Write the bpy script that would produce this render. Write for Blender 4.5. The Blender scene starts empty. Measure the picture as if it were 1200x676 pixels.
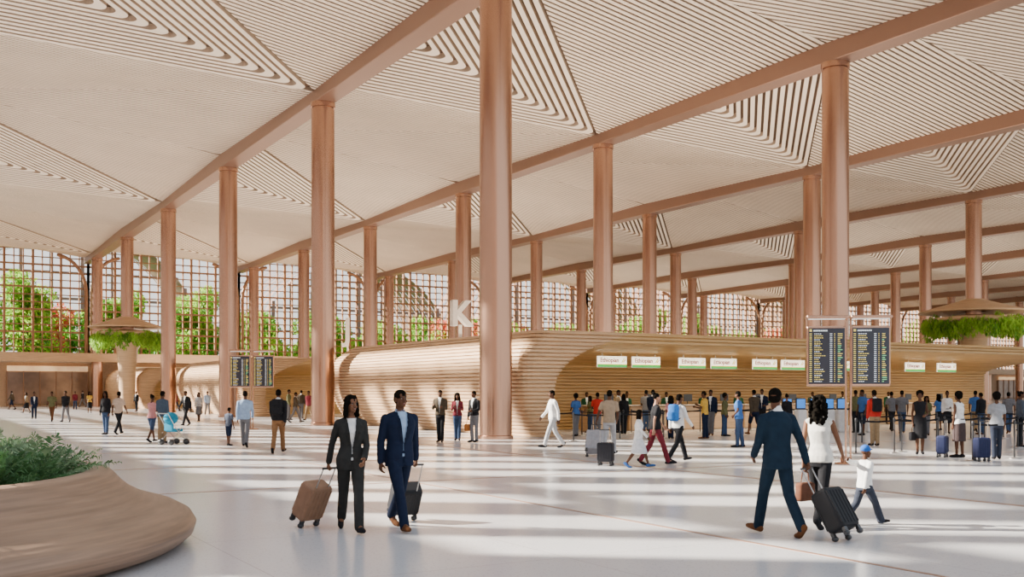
import bpy, bmesh, math, random
import numpy as np
from mathutils import Matrix, Vector
random.seed(7); rng=np.random.RandomState(7)
SC=bpy.context.scene; COL=SC.collection
# ------------------------------------------------------------------ camera
YAW=math.radians(30.64); F=1204.0; EYE=1.75
cd=bpy.data.cameras.new("camera"); cam=bpy.data.objects.new("camera",cd); COL.objects.link(cam)
cam.location=(0,0,EYE); cam.rotation_euler=(math.radians(90),0,-YAW)
cd.sensor_width=36; cd.lens=36*F/1200; cd.shift_y=0.1; cd.clip_end=1500; SC.camera=cam
S_,C_=math.sin(YAW),math.cos(YAW)
def RF(r,f):            # metres to the right / ahead of the viewer -> world
    return (C_*r+S_*f, -S_*r+C_*f)
def FP(u,v):            # surveyed floor position
    z=EYE*F/(v-458.0); return RF((u-600)/F*z, z)
# ------------------------------------------------------------------ materials
def mat(name,c,rough=.5,metal=0,var=.08,scale=6,bump=0,bscale=40,emit=0,spec=.5,coat=0,stretch=None,bdist=.01,trans=0):
    m=bpy.data.materials.new(name); m.use_nodes=True; nt=m.node_tree; b=nt.nodes["Principled BSDF"]
    b.inputs["Roughness"].default_value=rough; b.inputs["Metallic"].default_value=metal
    b.inputs["Specular IOR Level"].default_value=spec
    tc=nt.nodes.new("ShaderNodeTexCoord"); n=nt.nodes.new("ShaderNodeTexNoise"); n.inputs["Scale"].default_value=scale
    n.inputs["Detail"].default_value=3
    if stretch:
        mp=nt.nodes.new("ShaderNodeMapping"); mp.inputs["Scale"].default_value=stretch
        nt.links.new(tc.outputs["Object"],mp.inputs[0]); nt.links.new(mp.outputs[0],n.inputs["Vector"])
    else: nt.links.new(tc.outputs["Object"],n.inputs["Vector"])
    r=nt.nodes.new("ShaderNodeValToRGB")
    r.color_ramp.elements[0].position=.3; r.color_ramp.elements[1].position=.7
    r.color_ramp.elements[0].color=tuple(max(0,x*(1-var)) for x in c)+(1,)
    r.color_ramp.elements[1].color=tuple(min(1,x*(1+var)) for x in c)+(1,)
    nt.links.new(n.outputs["Fac"],r.inputs[0]); nt.links.new(r.outputs[0],b.inputs["Base Color"])
    if emit:
        nt.links.new(r.outputs[0],b.inputs["Emission Color"]); b.inputs["Emission Strength"].default_value=emit
    if bump:
        n2=nt.nodes.new("ShaderNodeTexNoise"); n2.inputs["Scale"].default_value=bscale; n2.inputs["Distortion"].default_value=1
        nt.links.new(tc.outputs["Object"],n2.inputs["Vector"])
        bp=nt.nodes.new("ShaderNodeBump"); bp.inputs["Strength"].default_value=bump; bp.inputs["Distance"].default_value=bdist
        nt.links.new(n2.outputs["Fac"],bp.inputs["Height"]); nt.links.new(bp.outputs[0],b.inputs["Normal"])
    if trans:
        t=nt.nodes.new("ShaderNodeBsdfTranslucent"); nt.links.new(r.outputs[0],t.inputs["Color"]); mx=nt.nodes.new("ShaderNodeMixShader"); mx.inputs[0].default_value=trans
        out=nt.nodes["Material Output"]; nt.links.new(b.outputs[0],mx.inputs[1]); nt.links.new(t.outputs[0],mx.inputs[2]); nt.links.new(mx.outputs[0],out.inputs[0])
    return m
_cm={}
def cloth(c):
    k=tuple(round(x,3) for x in c)
    if k not in _cm: _cm[k]=mat("fabric",c,.9,0,.12,14,.4,7,spec=.12,bdist=.025)
    return _cm[k]
M_cop=mat("bronze_column",(.46,.27,.185),.27,1,.015,.3)
M_beam=mat("bronze_beam",(.28,.16,.11),.4,.6,.03,.3)
M_mull=mat("bronze_mullion",(.30,.155,.08),.5,.2)
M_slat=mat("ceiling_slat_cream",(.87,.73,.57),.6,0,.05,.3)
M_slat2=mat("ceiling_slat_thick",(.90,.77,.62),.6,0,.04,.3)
M_slat_shade=mat("ceiling_slat_side_shade",(.47,.35,.25),.7,0,.05,.3)  # shade between slats painted in as a darker side colour for contrast
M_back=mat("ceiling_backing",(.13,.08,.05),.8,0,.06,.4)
M_wood=mat("laminated_wood",(.54,.35,.195),.5,0,.18,3,stretch=(.3,.3,8))
M_wood2=mat("honey_wood",(.54,.34,.14),.5,0,.18,3,stretch=(.3,.3,8))
M_dark=mat("dark_plastic",(.02,.02,.022),.35)
M_steel=mat("brushed_steel",(.40,.39,.38),.3,1)
M_white=mat("white_gloss",(.75,.75,.75),.3)
M_soil=mat("soil",(.05,.03,.02),.9)
M_green=mat("leaf_green",(.12,.30,.03),.6,0,.5,1.5,trans=.5)
M_green2=mat("leaf_light",(.32,.55,.05),.6,0,.4,1.2,trans=.5)
M_green3=mat("leaf_deep",(.05,.13,.03),.6,0,.4,3,trans=.3)
M_red=mat("leaf_red",(.60,.13,.07),.6,0,.4,1.2,trans=.5)
M_teal=mat("leaf_grey_green",(.22,.33,.17),.6,0,.4,3,trans=.2)
M_fern=mat("fern_green",(.06,.15,.045),.6,0,.4,3,trans=.2)
M_bark=mat("bark",(.13,.08,.05),.9)
# ------------------------------------------------------------------ mesh helpers
class G:
    def __init__(s): s.v=[]; s.f=[]; s.m=[]; s.n=0
    def add(s,v,f,m=0):
        v=np.asarray(v,float).reshape(-1,3); s.v.append(v); o=s.n
        s.f.extend([tuple(i+o for i in q) for q in f]); s.m.extend([m]*len(f)); s.n+=len(v); return s
    def mesh(s,name="m",mats=(),smooth=False):
        me=bpy.data.meshes.new(name); V=np.concatenate(s.v) if s.v else np.zeros((0,3))
        me.from_pydata(V.tolist(),[],s.f)
        for x in mats: me.materials.append(x)
        if mats: me.polygons.foreach_set("material_index",s.m)
        if smooth: me.polygons.foreach_set("use_smooth",[True]*len(me.polygons))
        me.update(); return me
    def box(s,x0,x1,y0,y1,z0,z1,m=0):
        v=[(x,y,z) for z in (z0,z1) for y in (y0,y1) for x in (x0,x1)]
        return s.add(v,[(0,2,3,1),(4,5,7,6),(0,1,5,4),(2,6,7,3),(0,4,6,2),(1,3,7,5)],m)
    def lathe(s,prof,n=32,c=(0,0),m=0,cap=True,sx=1,sy=1):
        v=[]
        for r,z in prof:
            for i in range(n):
                a=2*math.pi*i/n; v.append((c[0]+r*sx*math.cos(a),c[1]+r*sy*math.sin(a),z))
        f=[]
        for k in range(len(prof)-1):
            for i in range(n):
                j=(i+1)%n; f.append((k*n+i,k*n+j,(k+1)*n+j,(k+1)*n+i))
        if cap: f.append(tuple(range(n-1,-1,-1))); f.append(tuple((len(prof)-1)*n+i for i in range(n)))
        return s.add(v,f,m)
    def cap(s,p0,r0,p1,r1,n=10,h=3,m=0):
        p0=np.array(p0,float); p1=np.array(p1,float); d=p1-p0; L=np.linalg.norm(d)
        z=d/L if L>1e-6 else np.array([0,0,1.]); a=np.array([1.,0,0]) if abs(z[0])<.8 else np.array([0,1.,0])
        x=np.cross(a,z); x/=np.linalg.norm(x); y=np.cross(z,x)
        rows=[(p0,r0,t) for t in np.linspace(-90,0,h+1)[1:]]+[(p1,r1,t) for t in np.linspace(0,90,h+1)[:-1]]
        v=[p0-z*r0]
        for c,r,t in rows:
            t=math.radians(t)
            for i in range(n):
                q=2*math.pi*i/n; v.append(c+r*math.cos(t)*(x*math.cos(q)+y*math.sin(q))+z*r*math.sin(t))
        v.append(p1+z*r1); f=[]; R=len(rows)
        for i in range(n):
            j=(i+1)%n; f.append((0,1+j,1+i)); f.append((1+(R-1)*n+i,1+(R-1)*n+j,1+R*n))
            for k in range(R-1): f.append((1+k*n+i,1+k*n+j,1+(k+1)*n+j,1+(k+1)*n+i))
        return s.add(v,f,m)
    def ell(s,c,r,R=None,n=14,h=5,m=0,off=None):
        g=G(); g.cap((0,0,0),1,(0,0,0),1,n,h); v=g.v[0]*np.array(r)+np.array(c)
        if R is not None: v=v@R.T
        if off is not None: v=v+np.array(off)
        return s.add(v,g.f,m)
    def loft(s,rings,n=22,m=0):
        v=[];f=[]
        for (c,rx,ry) in rings:
            for i in range(n):
                a=2*math.pi*i/n; ca,sa=math.cos(a),math.sin(a)
                e=.85; v.append((c[0]+rx*abs(ca)**e*np.sign(ca),c[1]+ry*abs(sa)**e*np.sign(sa),c[2]))
        for k in range(len(rings)-1):
            for i in range(n):
                j=(i+1)%n; f.append((k*n+i,k*n+j,(k+1)*n+j,(k+1)*n+i))
        f.append(tuple(range(n-1,-1,-1))); f.append(tuple((len(rings)-1)*n+i for i in range(n)))
        return s.add(v,f,m)
    def tube(s,pts,r,n=6,m=0):
        for a,b in zip(pts[:-1],pts[1:]): s.cap(a,r,b,r,n,2,m)
        return s
def rbox(g,x0,x1,y0,y1,z0,z1,b=.03,m=0):
    bm=bmesh.new(); bmesh.ops.create_cube(bm,size=1)
    for v in bm.verts: v.co=((x0+x1)/2+v.co.x*(x1-x0),(y0+y1)/2+v.co.y*(y1-y0),(z0+z1)/2+v.co.z*(z1-z0))
    bmesh.ops.bevel(bm,geom=bm.edges[:],offset=b,segments=3,affect='EDGES',profile=.5)
    bm.verts.index_update(); vs=[tuple(v.co) for v in bm.verts]; fs=[tuple(v.index for v in f.verts) for f in bm.faces]; bm.free()
    return g.add(vs,fs,m)
def O(name,me,parent=None,loc=None,rz=None,label=None,cat=None,group=None,kind=None,mats=None,scale=None):
    o=bpy.data.objects.new(name,me); COL.objects.link(o)
    if parent is not None: o.parent=parent
    if loc is not None: o.location=loc
    if rz is not None: o.rotation_euler=(0,0,rz)
    if scale is not None: o.scale=(scale,)*3
    if label: o["label"]=label
    if cat: o["category"]=cat
    if group: o["group"]=group
    if kind: o["kind"]=kind
    if mats:
        for i,x in enumerate(mats):
            o.material_slots[i].link='OBJECT'; o.material_slots[i].material=x
    return o
def smoothmesh(me):
    me.polygons.foreach_set("use_smooth",[True]*len(me.polygons)); me.update(); return me
# ------------------------------------------------------------------ grid
X0=18.65; DX=17.75; XS=[X0+DX*k for k in range(-1,11)]
YT=14.65
YEND=128.4
# ------------------------------------------------------------------ ceiling
def clip(poly,a,b,c):   # keep a*x+b*y<=c
    out=[]
    for i in range(len(poly)):
        p,q=poly[i],poly[(i+1)%len(poly)]; dp=a*p[0]+b*p[1]-c; dq=a*q[0]+b*q[1]-c
        if dp<=0: out.append(p)
        if dp*dq<0:
            t=dp/(dp-dq); out.append((p[0]+t*(q[0]-p[0]),p[1]+t*(q[1]-p[1])))
    return out
def planez(tri):
    (x0,y0,z0),(x1,y1,z1),(x2,y2,z2)=tri
    A=np.array([[x0,y0,1],[x1,y1,1],[x2,y2,1]]); s=np.linalg.solve(A,[z0,z1,z2]); return lambda x,y:s[0]*x+s[1]*y+s[2]
cg=G()
def rng_line(poly,d,n,off):
    ts=[]
    for i in range(len(poly)):
        p,q=poly[i],poly[(i+1)%len(poly)]; a=p[0]*n[0]+p[1]*n[1]-off; b=q[0]*n[0]+q[1]*n[1]-off
        if a*b<0:
            t=a/(a-b); x=p[0]+t*(q[0]-p[0]); y=p[1]+t*(q[1]-p[1]); ts.append(x*d[0]+y*d[1])
    return (min(ts),max(ts)) if len(ts)>=2 else None
def slats(tri,d,sp=.36,w=.22,dep=.14):
    pz=planez(tri); poly=[(p[0],p[1]) for p in tri]
    poly=clip(poly,0,1,YEND)
    if len(poly)<3: return
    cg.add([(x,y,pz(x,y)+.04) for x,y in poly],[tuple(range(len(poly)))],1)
    L=math.hypot(*d); d=(d[0]/L,d[1]/L); n=(-d[1],d[0]); os=[x*n[0]+y*n[1] for x,y in poly]
    k=math.ceil(min(os)/sp)
    while k*sp<max(os):
        o=k*sp; k+=1
        a=rng_line(poly,d,n,o-w/2); b=rng_line(poly,d,n,o+w/2)
        if not a or not b: continue
        P=[]
        for (t0,t1),oo in ((a,o-w/2),(b,o+w/2)):
            for t in (t0,t1): P.append((t*d[0]+oo*n[0],t*d[1]+oo*n[1]))
        v=[(x,y,pz(x,y)-dep) for x,y in P]+[(x,y,pz(x,y)+.03) for x,y in P]
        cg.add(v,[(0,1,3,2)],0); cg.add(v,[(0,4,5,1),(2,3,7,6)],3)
def vslats(T,Lm,Le,sp=.40,w=.23,dep=.24):
    tri=(T,Lm,Le); pz=planez(tri); poly=clip([(p[0],p[1]) for p in tri],0,1,YEND)
    if len(poly)<3: return
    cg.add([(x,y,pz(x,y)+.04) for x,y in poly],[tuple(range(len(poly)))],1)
    a=np.array([Lm[0]-T[0],Lm[1]-T[1]]); a/=np.linalg.norm(a); b=np.array([Le[0]-T[0],Le[1]-T[1]]); b/=np.linalg.norm(b)
    bis=a+b; bis/=np.linalg.norm(bis); half=math.acos(float(a@b))/2; xl=Lm[0]; TT=np.array([T[0],T[1]])
    def line(off):
        c=TT+bis*(off/math.sin(half)); r=.34
        t=r/math.tan(half); c0=c+bis*(r/math.sin(half))
        if c[0]+a[0]*t<xl or c[0]+b[0]*t<xl: return None
        p=[c+a*((xl-c[0])/a[0])]
        A=c+a*t-c0; B=c+b*t-c0
        a0=math.atan2(A[1],A[0]); a1=math.atan2(B[1],B[0]); dd=(a1-a0+math.pi)%(2*math.pi)-math.pi
        for i in range(9):
            q=a0+dd*i/8; p.append(c0+r*np.array([math.cos(q),math.sin(q)]))
        p.append(c+b*((xl-c[0])/b[0])); return p
    k=0
    while True:
        o=.12+k*sp; k+=1; p=line(o); q=line(o+w)
        if p is None or q is None: break
        n=len(p); Y=lambda s:(s[0],min(s[1],YEND))
        p=[Y(s) for s in p]; q=[Y(s) for s in q]
        v=[(x,y,pz(x,y)-dep) for x,y in p]+[(x,y,pz(x,y)-dep) for x,y in q]+[(x,y,pz(x,y)+.03) for x,y in p]+[(x,y,pz(x,y)+.03) for x,y in q]
        f=[];f2=[]
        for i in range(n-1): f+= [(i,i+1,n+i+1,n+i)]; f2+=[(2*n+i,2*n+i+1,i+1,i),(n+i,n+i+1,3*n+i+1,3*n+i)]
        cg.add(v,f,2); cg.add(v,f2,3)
for k in range(len(XS)-1):
    xl=XS[k]+.42; xr=XS[k+1]-.42
    for m in range(4):
        yt=YT+36*m; ym=yt+18; ye=yt+36
        Tt=(xr,yt,17.3); Te=(xr,ye,17.3); R=(xr,ym,17.6); Lm=(xl,ym,19.5); Lt=(xl,yt,17.8); Le=(xl,ye,17.8)
        if yt>YEND: continue
        vslats(Te,Lm,Le)
        slats((Te,R,Lm),(1,.10))
        slats((Tt,R,Lm),(1,-.40))
        slats((Tt,Lm,Lt),(1,.25))
ceil=O("ceiling",cg.mesh("ceiling",[M_slat,M_back,M_slat2,M_slat_shade]),label="folded cream slatted ceiling with triangular facets between bronze beams",kind="structure",cat="ceiling")
rg=G(); rg.box(XS[0]-.5,XS[-1]+.5,YT-.4,YEND+1,19.9,20.3)
O("ceiling_roof",rg.mesh("roof",[M_white]),label="flat roof slab above the slatted ceiling",kind="structure",cat="roof")
for i,x in enumerate(XS):
    g=G(); rbox(g,x-.52,x+.52,YT-.4,YEND+.6,16.6,19.9,.05)
    O("trim_%d"%(i+1),g.mesh("beam",[M_beam]),label="long bronze box beam under the ceiling",kind="structure",cat="beam")
# ------------------------------------------------------------------ floor
def floor_mat():
    m=bpy.data.materials.new("polished_terrazzo"); m.use_nodes=True; nt=m.node_tree; b=nt.nodes["Principled BSDF"]
    tc=nt.nodes.new("ShaderNodeTexCoord"); N=nt.nodes; L=nt.links
    v=N.new("ShaderNodeTexVoronoi"); v.inputs["Scale"].default_value=22; L.new(tc.outputs["Object"],v.inputs["Vector"])
    r=N.new("ShaderNodeValToRGB"); r.color_ramp.elements[0].color=(.44,.43,.43,1); r.color_ramp.elements[1].color=(.62,.61,.61,1)
    r.color_ramp.elements[0].position=.05; r.color_ramp.elements[1].position=.3; L.new(v.outputs["Distance"],r.inputs[0])
    n=N.new("ShaderNodeTexNoise"); n.inputs["Scale"].default_value=.25; n.inputs["Detail"].default_value=4; L.new(tc.outputs["Object"],n.inputs["Vector"])
    r2=N.new("ShaderNodeValToRGB"); r2.color_ramp.elements[0].color=(.88,.88,.89,1); r2.color_ramp.elements[1].color=(1,1,1,1); L.new(n.outputs["Fac"],r2.inputs[0])
    mx=N.new("ShaderNodeMix"); mx.data_type='RGBA'; mx.blend_type='MULTIPLY'; mx.inputs[0].default_value=1
    L.new(r.outputs[0],mx.inputs[6]); L.new(r2.outputs[0],mx.inputs[7])
    br=N.new("ShaderNodeTexBrick"); br.offset=0; br.inputs["Scale"].default_value=1; br.inputs["Brick Width"].default_value=3; br.inputs["Row Height"].default_value=3
    br.inputs["Mortar Size"].default_value=.008; br.inputs["Color1"].default_value=(1,1,1,1); br.inputs["Color2"].default_value=(.97,.97,.975,1); br.inputs["Mortar"].default_value=(.76,.74,.72,1)
    L.new(tc.outputs["Object"],br.inputs["Vector"])
    m2=N.new("ShaderNodeMix"); m2.data_type='RGBA'; m2.blend_type='MULTIPLY'; m2.inputs[0].default_value=1
    L.new(mx.outputs[2],m2.inputs[6]); L.new(br.outputs["Color"],m2.inputs[7]); L.new(m2.outputs[2],b.inputs["Base Color"])
    b.inputs["Roughness"].default_value=.19; b.inputs["Specular IOR Level"].default_value=.5
    return m
g=G(); g.add([(-60,-60,0),(230,-60,0),(230,129,0),(-60,129,0)],[(0,1,2,3)])
O("floor",g.mesh("floor",[floor_mat()]),label="polished light grey terrazzo floor with fine joints",kind="structure",cat="floor")
M_inlay=mat("bronze_inlay",(.30,.16,.10),.4,.2)
n=20
for (a,b,c,d) in [(14.6,14.72,-30,128),(8.4,8.46,-30,128),(-20,190,24.0,24.09),(-20,190,18.0,18.07),(-20,190,30.5,30.6)]:
    g=G(); g.box(a,b,c,d,.0,.004); O("trim_%d"%n,g.mesh("inlay",[M_inlay]),label="thin bronze inlay strip in the floor",kind="structure",cat="floor inlay"); n+=1
g=G(); g.add([(-400,129,-.05),(700,129,-.05),(700,600,-.05),(-400,600,-.05)],[(0,1,2,3)])
O("floor_garden",g.mesh("lawn",[mat("lawn",(.12,.22,.05),.9,0,.3,.2)]),label="green lawn outside the glazed end wall",kind="structure",cat="lawn")
# ------------------------------------------------------------------ columns
ISL_Y=[32.4,68.4,104.4]; ISL_X=(19.6,56.0)
GH_B=4.06
def smoothmesh_edge(me):
    bm=bmesh.new(); bm.from_mesh(me)
    for f in bm.faces: f.smooth=True
    for e in bm.edges:
        if len(e.link_faces)==2 and e.calc_face_angle(0)>.6: e.smooth=False
    bm.to_mesh(me); bm.free(); return me
def colmesh(z0):
    g=G(); r=.595
    prof=[(r+.05,z0),(r+.05,z0+.12),(r,z0+.14),(r,16.25),(r-.05,16.27),(r-.05,16.33),(r+.04,16.35),(r+.04,16.6)]
    g.lathe(prof,64); return smoothmesh_edge(g.mesh("column",[M_cop]))
CM0=colmesh(0.0); CM1=colmesh(GH_B)
for k,x in enumerate(XS):
    if k==0: continue
    for j in range(0,6):
        y=32.65+18*j
        r=C_*x-S_*y; f=S_*x+C_*y
        if abs(r/f)>.52: continue
        on=(ISL_X[0]<x<ISL_X[1]) and any(a-.3<y<a+18.8 for a in ISL_Y)
        O("column",CM1 if on else CM0,loc=(x,y,0),label="tall round bronze column rising from the check-in island roof" if on else "tall round polished bronze column standing on the floor",cat="column",group="bronze columns")
# ------------------------------------------------------------------ end facade
def facade_bay(x0,x1,idx,y=YEND+.6):
    g=G(); nv=18
    for i in range(nv+1):
        x=x0+(x1-x0)*i/nv; h=.13 if i%3==0 else .06; g.box(x-h,x+h,y-.2,y+.2,5.9,19.4)
    for j in range(16):
        z=5.95+.86*j; h=.10 if j%3==0 else .055; g.box(x0,x1,y-.12,y+.12,z-h,z+h)
    for s,xx in ((1,x0),(-1,x1)):
        for R,z0 in ((3.4,13.2),):
            pts=[(xx+s*(.3+R*(1-math.cos(t))),y-.5,z0+R*1.25*math.sin(t)) for t in np.linspace(0,1.45,9)]
            pts=[(xx+s*.3,y-.5,6)]+pts
            for a,b in zip(pts[:-1],pts[1:]): g.cap(a,.2,b,.2,8,2)
    O("window_%d"%idx,g.mesh("window",[M_mull]),label="tall gridded bronze curtain-wall window bay with curved ribs",kind="structure",cat="window")
for i,x in enumerate([XS[0]-DX]+XS[:-1]): facade_bay(x,x+DX,i+1)
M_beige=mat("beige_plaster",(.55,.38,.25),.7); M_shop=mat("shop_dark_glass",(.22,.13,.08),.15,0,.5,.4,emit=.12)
g=G(); g.box(-30,210,YEND+.3,YEND+.9,0,5.9); 
O("wall_far",g.mesh("wall",[M_beige]),label="beige lower end wall under the glazing",kind="structure",cat="wall")
g=G(); g.box(-30,210,YEND-9,YEND+.3,5.0,5.75); g.box(-30,210,YEND-9.15,YEND-9,4.9,5.85,1)
O("ceiling_mezzanine",g.mesh("mezz",[M_slat,M_wood]),label="beige mezzanine slab along the end wall",kind="structure",cat="mezzanine slab")
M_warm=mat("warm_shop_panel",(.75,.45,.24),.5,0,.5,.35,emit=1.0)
for i in range(18):
    x=-14+12*i; g=G(); g.box(x,x+8.5,YEND-.1,YEND+.28,.3,3.9,0); 
    for q in range(6): g.box(x+q*1.7-.05,x+q*1.7+.05,YEND-.2,YEND-.1,0,4.0,1)
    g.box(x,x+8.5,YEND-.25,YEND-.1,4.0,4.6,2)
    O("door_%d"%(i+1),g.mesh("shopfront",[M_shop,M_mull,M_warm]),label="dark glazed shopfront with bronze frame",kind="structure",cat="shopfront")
# unseen left frames, added to throw the bars of light on the floor
for i in range(8):
    y0=-46+22*i; g=G()
    for j in range(7):
        yy=y0+j*3.15; w=.85 if j%2 else .35; g.box(-14.2,-13.8,yy-w,yy+w,0,25)
    for z,h in ((.2,.2),(4.4,.5),(8.2,.35),(12.0,.8),(15.6,.35),(19.5,.7),(24.6,.4)): g.box(-14.1,-13.9,y0-.5,y0+21.5,z-h,z+h)
    O("window_%d"%(20+i),g.mesh("shadow_frame",[M_mull]),label="unseen tall frame of bronze bars added to stripe the floor with sunlight",kind="structure",cat="window")
# ------------------------------------------------------------------ check-in islands
def rpoly(P,R,n=6):
    out=[]
    N=len(P)
    for i in range(N):
        p=np.array(P[i]); a=np.array(P[i-1])-p; b=np.array(P[(i+1)%N])-p; la=np.linalg.norm(a); lb=np.linalg.norm(b)
        a/=max(la,1e-6); b/=max(lb,1e-6); ang=math.acos(max(-.999,min(.999,float(a@b)))); t=min(R[i]/math.tan(ang/2),la*.45,lb*.45)
        for k in range(n+1):
            s=k/n; A=p+a*t; B=p+b*t; out.append(tuple(A*(1-s)**2+p*2*s*(1-s)+B*s**2))
    return out
def island(Y0,detail=True):
    emp=bpy.data.objects.new("check_in_island",None); COL.objects.link(emp); xa,xb=ISL_X; D=20.6
    emp.location=((xa+xb)/2,Y0+D/2,0)
    emp["label"]="long check-in island with curved ribbed timber shell canopy"; emp["category"]="check-in island"; emp["group"]="check-in islands"
    Zt=4.05; nl=28; dz=Zt/nl; rings=[]
    for k in range(nl):
        for (z,e) in ((k*dz,0.0),(k*dz+dz*.12,.065),(k*dz+dz*.68,.065),((k+1)*dz-.001,0.0)):
            ins=.75*max(0,1-z/2.0)**1.6 + .95*max(0,(z-2.75)/1.3)**2.2
            inf=.35*max(0,1-z/1.9)**1.6 + .12*max(0,(z-3.5)/.5)**2
            x0=xa+ins-e; y0=Y0+inf-e; y2=Y0+D-ins+e; x1=xb+e-inf
            s=max(0,(z-2.55)/1.05); s=min(s,1); yin=Y0+6.4-(6.4-.0)*s**3.2-e
            yin=max(yin,y0+.02)
            xi=xa+1.5+.6*max(0,1-z/1.3)**2+ 2.2*max(0,(z-1.7)/1.9)**2.4+e
            xc=xi+.9
            rr=min(2.2,(yin-y0)*.45)
            P=[(x0,y0),(xi,y0),(xc,yin),(x1-.02,yin),(x1,y2),(x0,y2)]
            c=rpoly(P,[.75,.45,rr,.01,1.0,1.6])
            rings.append([(x,y,z) for x,y in c])
    n=len(rings[0]); V=[p for r in rings for p in r]; fs=[];fw=[]
    for k in range(len(rings)-1):
        for i in range(n):
            j=(i+1)%n; q=(k*n+i,k*n+j,(k+1)*n+j,(k+1)*n+i)
            (fw if 13<=i<=21 else fs).append(q)
    fs.append(tuple((len(rings)-1)*n+i for i in range(n)))
    off=-np.array([(xa+xb)/2,Y0+D/2,0])
    for nm,ff,m in (("canopy_shell",fs,M_wood),("feature_wall",fw,M_wood2)):
        used=sorted({i for f in ff for i in f}); mp={u:i for i,u in enumerate(used)}
        g=G(); g.add(np.array([V[u] for u in used])+off,[tuple(mp[i] for i in f) for f in ff])
        o=O(nm,g.mesh(nm,[m]),parent=emp)
        o["label"]="ribbed timber shell" if nm=="canopy_shell" else "honey coloured slatted wall behind counters"
    return emp
for y in ISL_Y: island(y)
# signs
def textmesh(txt,size,mats,ext=.004,bold=0.0):
    c=bpy.data.curves.new("t",'FONT'); c.body=txt; c.size=size; c.extrude=ext; c.align_x='CENTER'; c.align_y='CENTER'; c.offset=bold
    o=bpy.data.objects.new("t",c); COL.objects.link(o); dg=bpy.context.evaluated_depsgraph_get(); dg.update()
    me=bpy.data.meshes.new_from_object(o.evaluated_get(dg)); bpy.data.objects.remove(o)
    me.materials.clear()
    for m in mats: me.materials.append(m)
    me.transform(Matrix.Rotation(math.radians(90),4,'X')); return me
M_sw=mat("sign_white",(.8,.8,.78),.4,emit=.55); M_sg=mat("sign_green",(.015,.26,.04),.4,emit=.2); M_sr=mat("sign_red",(.14,.012,.008),.4); M_sy=mat("sign_yellow",(.85,.55,.03),.4,emit=.2)
tm=textmesh("Ethiopian",.265,[M_sr],bold=.005)
g=G(); rbox(g,-.78,.78,-.03,.03,0,.48,.015); pm=g.mesh("panel",[M_sw])
g=G(); g.box(-.77,.77,-.036,-.028,.01,.12,0); g.box(-.77,.77,-.038,-.03,.12,.14,1); stm=g.mesh("stripe",[M_sg,M_sy])
g=G(); 
for k in range(3): g.add([(.52+.05*k,-.036,.22),(.65+.04*k,-.036,.42-.03*k),(.62+.04*k,-.036,.42-.03*k),(.48+.05*k,-.036,.22)],[(0,1,2,3)],k)
em=g.mesh("emblem",[M_sg,M_sy,M_sr])
g=G(); g.cap((0,0,.48),.012,(0,0,.95),.012); hm=g.mesh("hanger",[M_steel])
SY=ISL_Y[0]+3.3
def px2x(u,Y): # x position on the line y=Y seen on bearing u
    t=(u-600)/F; return Y*(S_+C_*t)/(C_-S_*t)
sx=[px2x(u,SY) for u in (717,757,811,848,896,929,983,1014,1072,1109)]
for x in sx:
    o=O("airline_sign",pm,loc=(x,SY,2.76),label="white hanging airline sign with red lettering and green stripe",cat="sign",group="airline signs over the counters")
    O("lettering",tm,parent=o,loc=(-.14,-.034,.305)); O("stripe",stm,parent=o); O("emblem",em,parent=o); O("hanger",hm,parent=o,loc=(-.5,0,0)); O("hanger",hm,parent=o,loc=(.5,0,0))
# counters
M_ctr=mat("counter_stone",(.45,.36,.28),.35); M_scr=mat("screen_blue",(.03,.16,.5),.2,emit=1.5)
g=G(); rbox(g,-1.0,1.0,-.35,.35,0,1.08,.06); cb=g.mesh("body",[M_wood])
g=G(); rbox(g,-1.08,1.08,-.45,.4,1.08,1.14,.02); ct=g.mesh("top",[M_ctr])
g=G(); rbox(g,-.25,.25,.02,.06,1.28,1.6,.015); g.cap((0,.08,1.14),.02,(0,.06,1.4),.02); cmn=g.mesh("monitor",[M_dark])
CY=ISL_Y[0]+3.9
for i,x in enumerate(sx):
    if i and x-sx[i-1]<2.2: x=sx[i-1]+2.2; sx[i]=x
    o=O("check_in_counter",cb,loc=(x,CY,0),label="timber check-in counter with pale stone top and monitor",cat="check-in counter",group="check-in counters")
    O("counter_top",ct,parent=o); O("monitor",cmn,parent=o,loc=(.3,0,0))
# kiosks
g=G(); rbox(g,-.22,.22,-.18,.18,0,.95,.05); kb=g.mesh("body",[M_white])
g=G(); rbox(g,-.24,.24,-.05,.03,.95,1.45,.03); kh=g.mesh("screen_housing",[M_dark])
g=G(); g.box(-.2,.2,-.056,-.05,1.02,1.4); ks=g.mesh("screen",[M_scr])
for u in (922,938,954,971,986,1003,1020):
    x,y=FP(u,506); o=O("check_in_kiosk",kb,loc=(x,y,0),rz=-YAW+.3,label="white self-service check-in kiosk with blue screen",cat="kiosk",group="self-service kiosks")
    O("screen_housing",kh,parent=o); O("screen",ks,parent=o)
# letters on island roofs
M_let=mat("letter_white",(.74,.64,.52),.4,emit=.05)
def roof_letter(ch,x,y,size,z,rz):
    me=textmesh(ch,size*1.4,[M_let],ext=.16,bold=.04)
    o=O("island_letter",me,loc=(x,y,z+size*.5),rz=rz,label="large white island letter %s standing above the canopy roof"%ch,cat="letter sign")
    g=G(); g.box(-.06,.06,-.06,.06,4.05-z-size*.5,-size*.4); O("support",g.mesh("support",[M_let]),parent=o)
roof_letter("K",21.45,40.75,1.12,4.60,-.05)
roof_letter("J",30.4,77.0,1.75,5.7,-.4)
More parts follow.
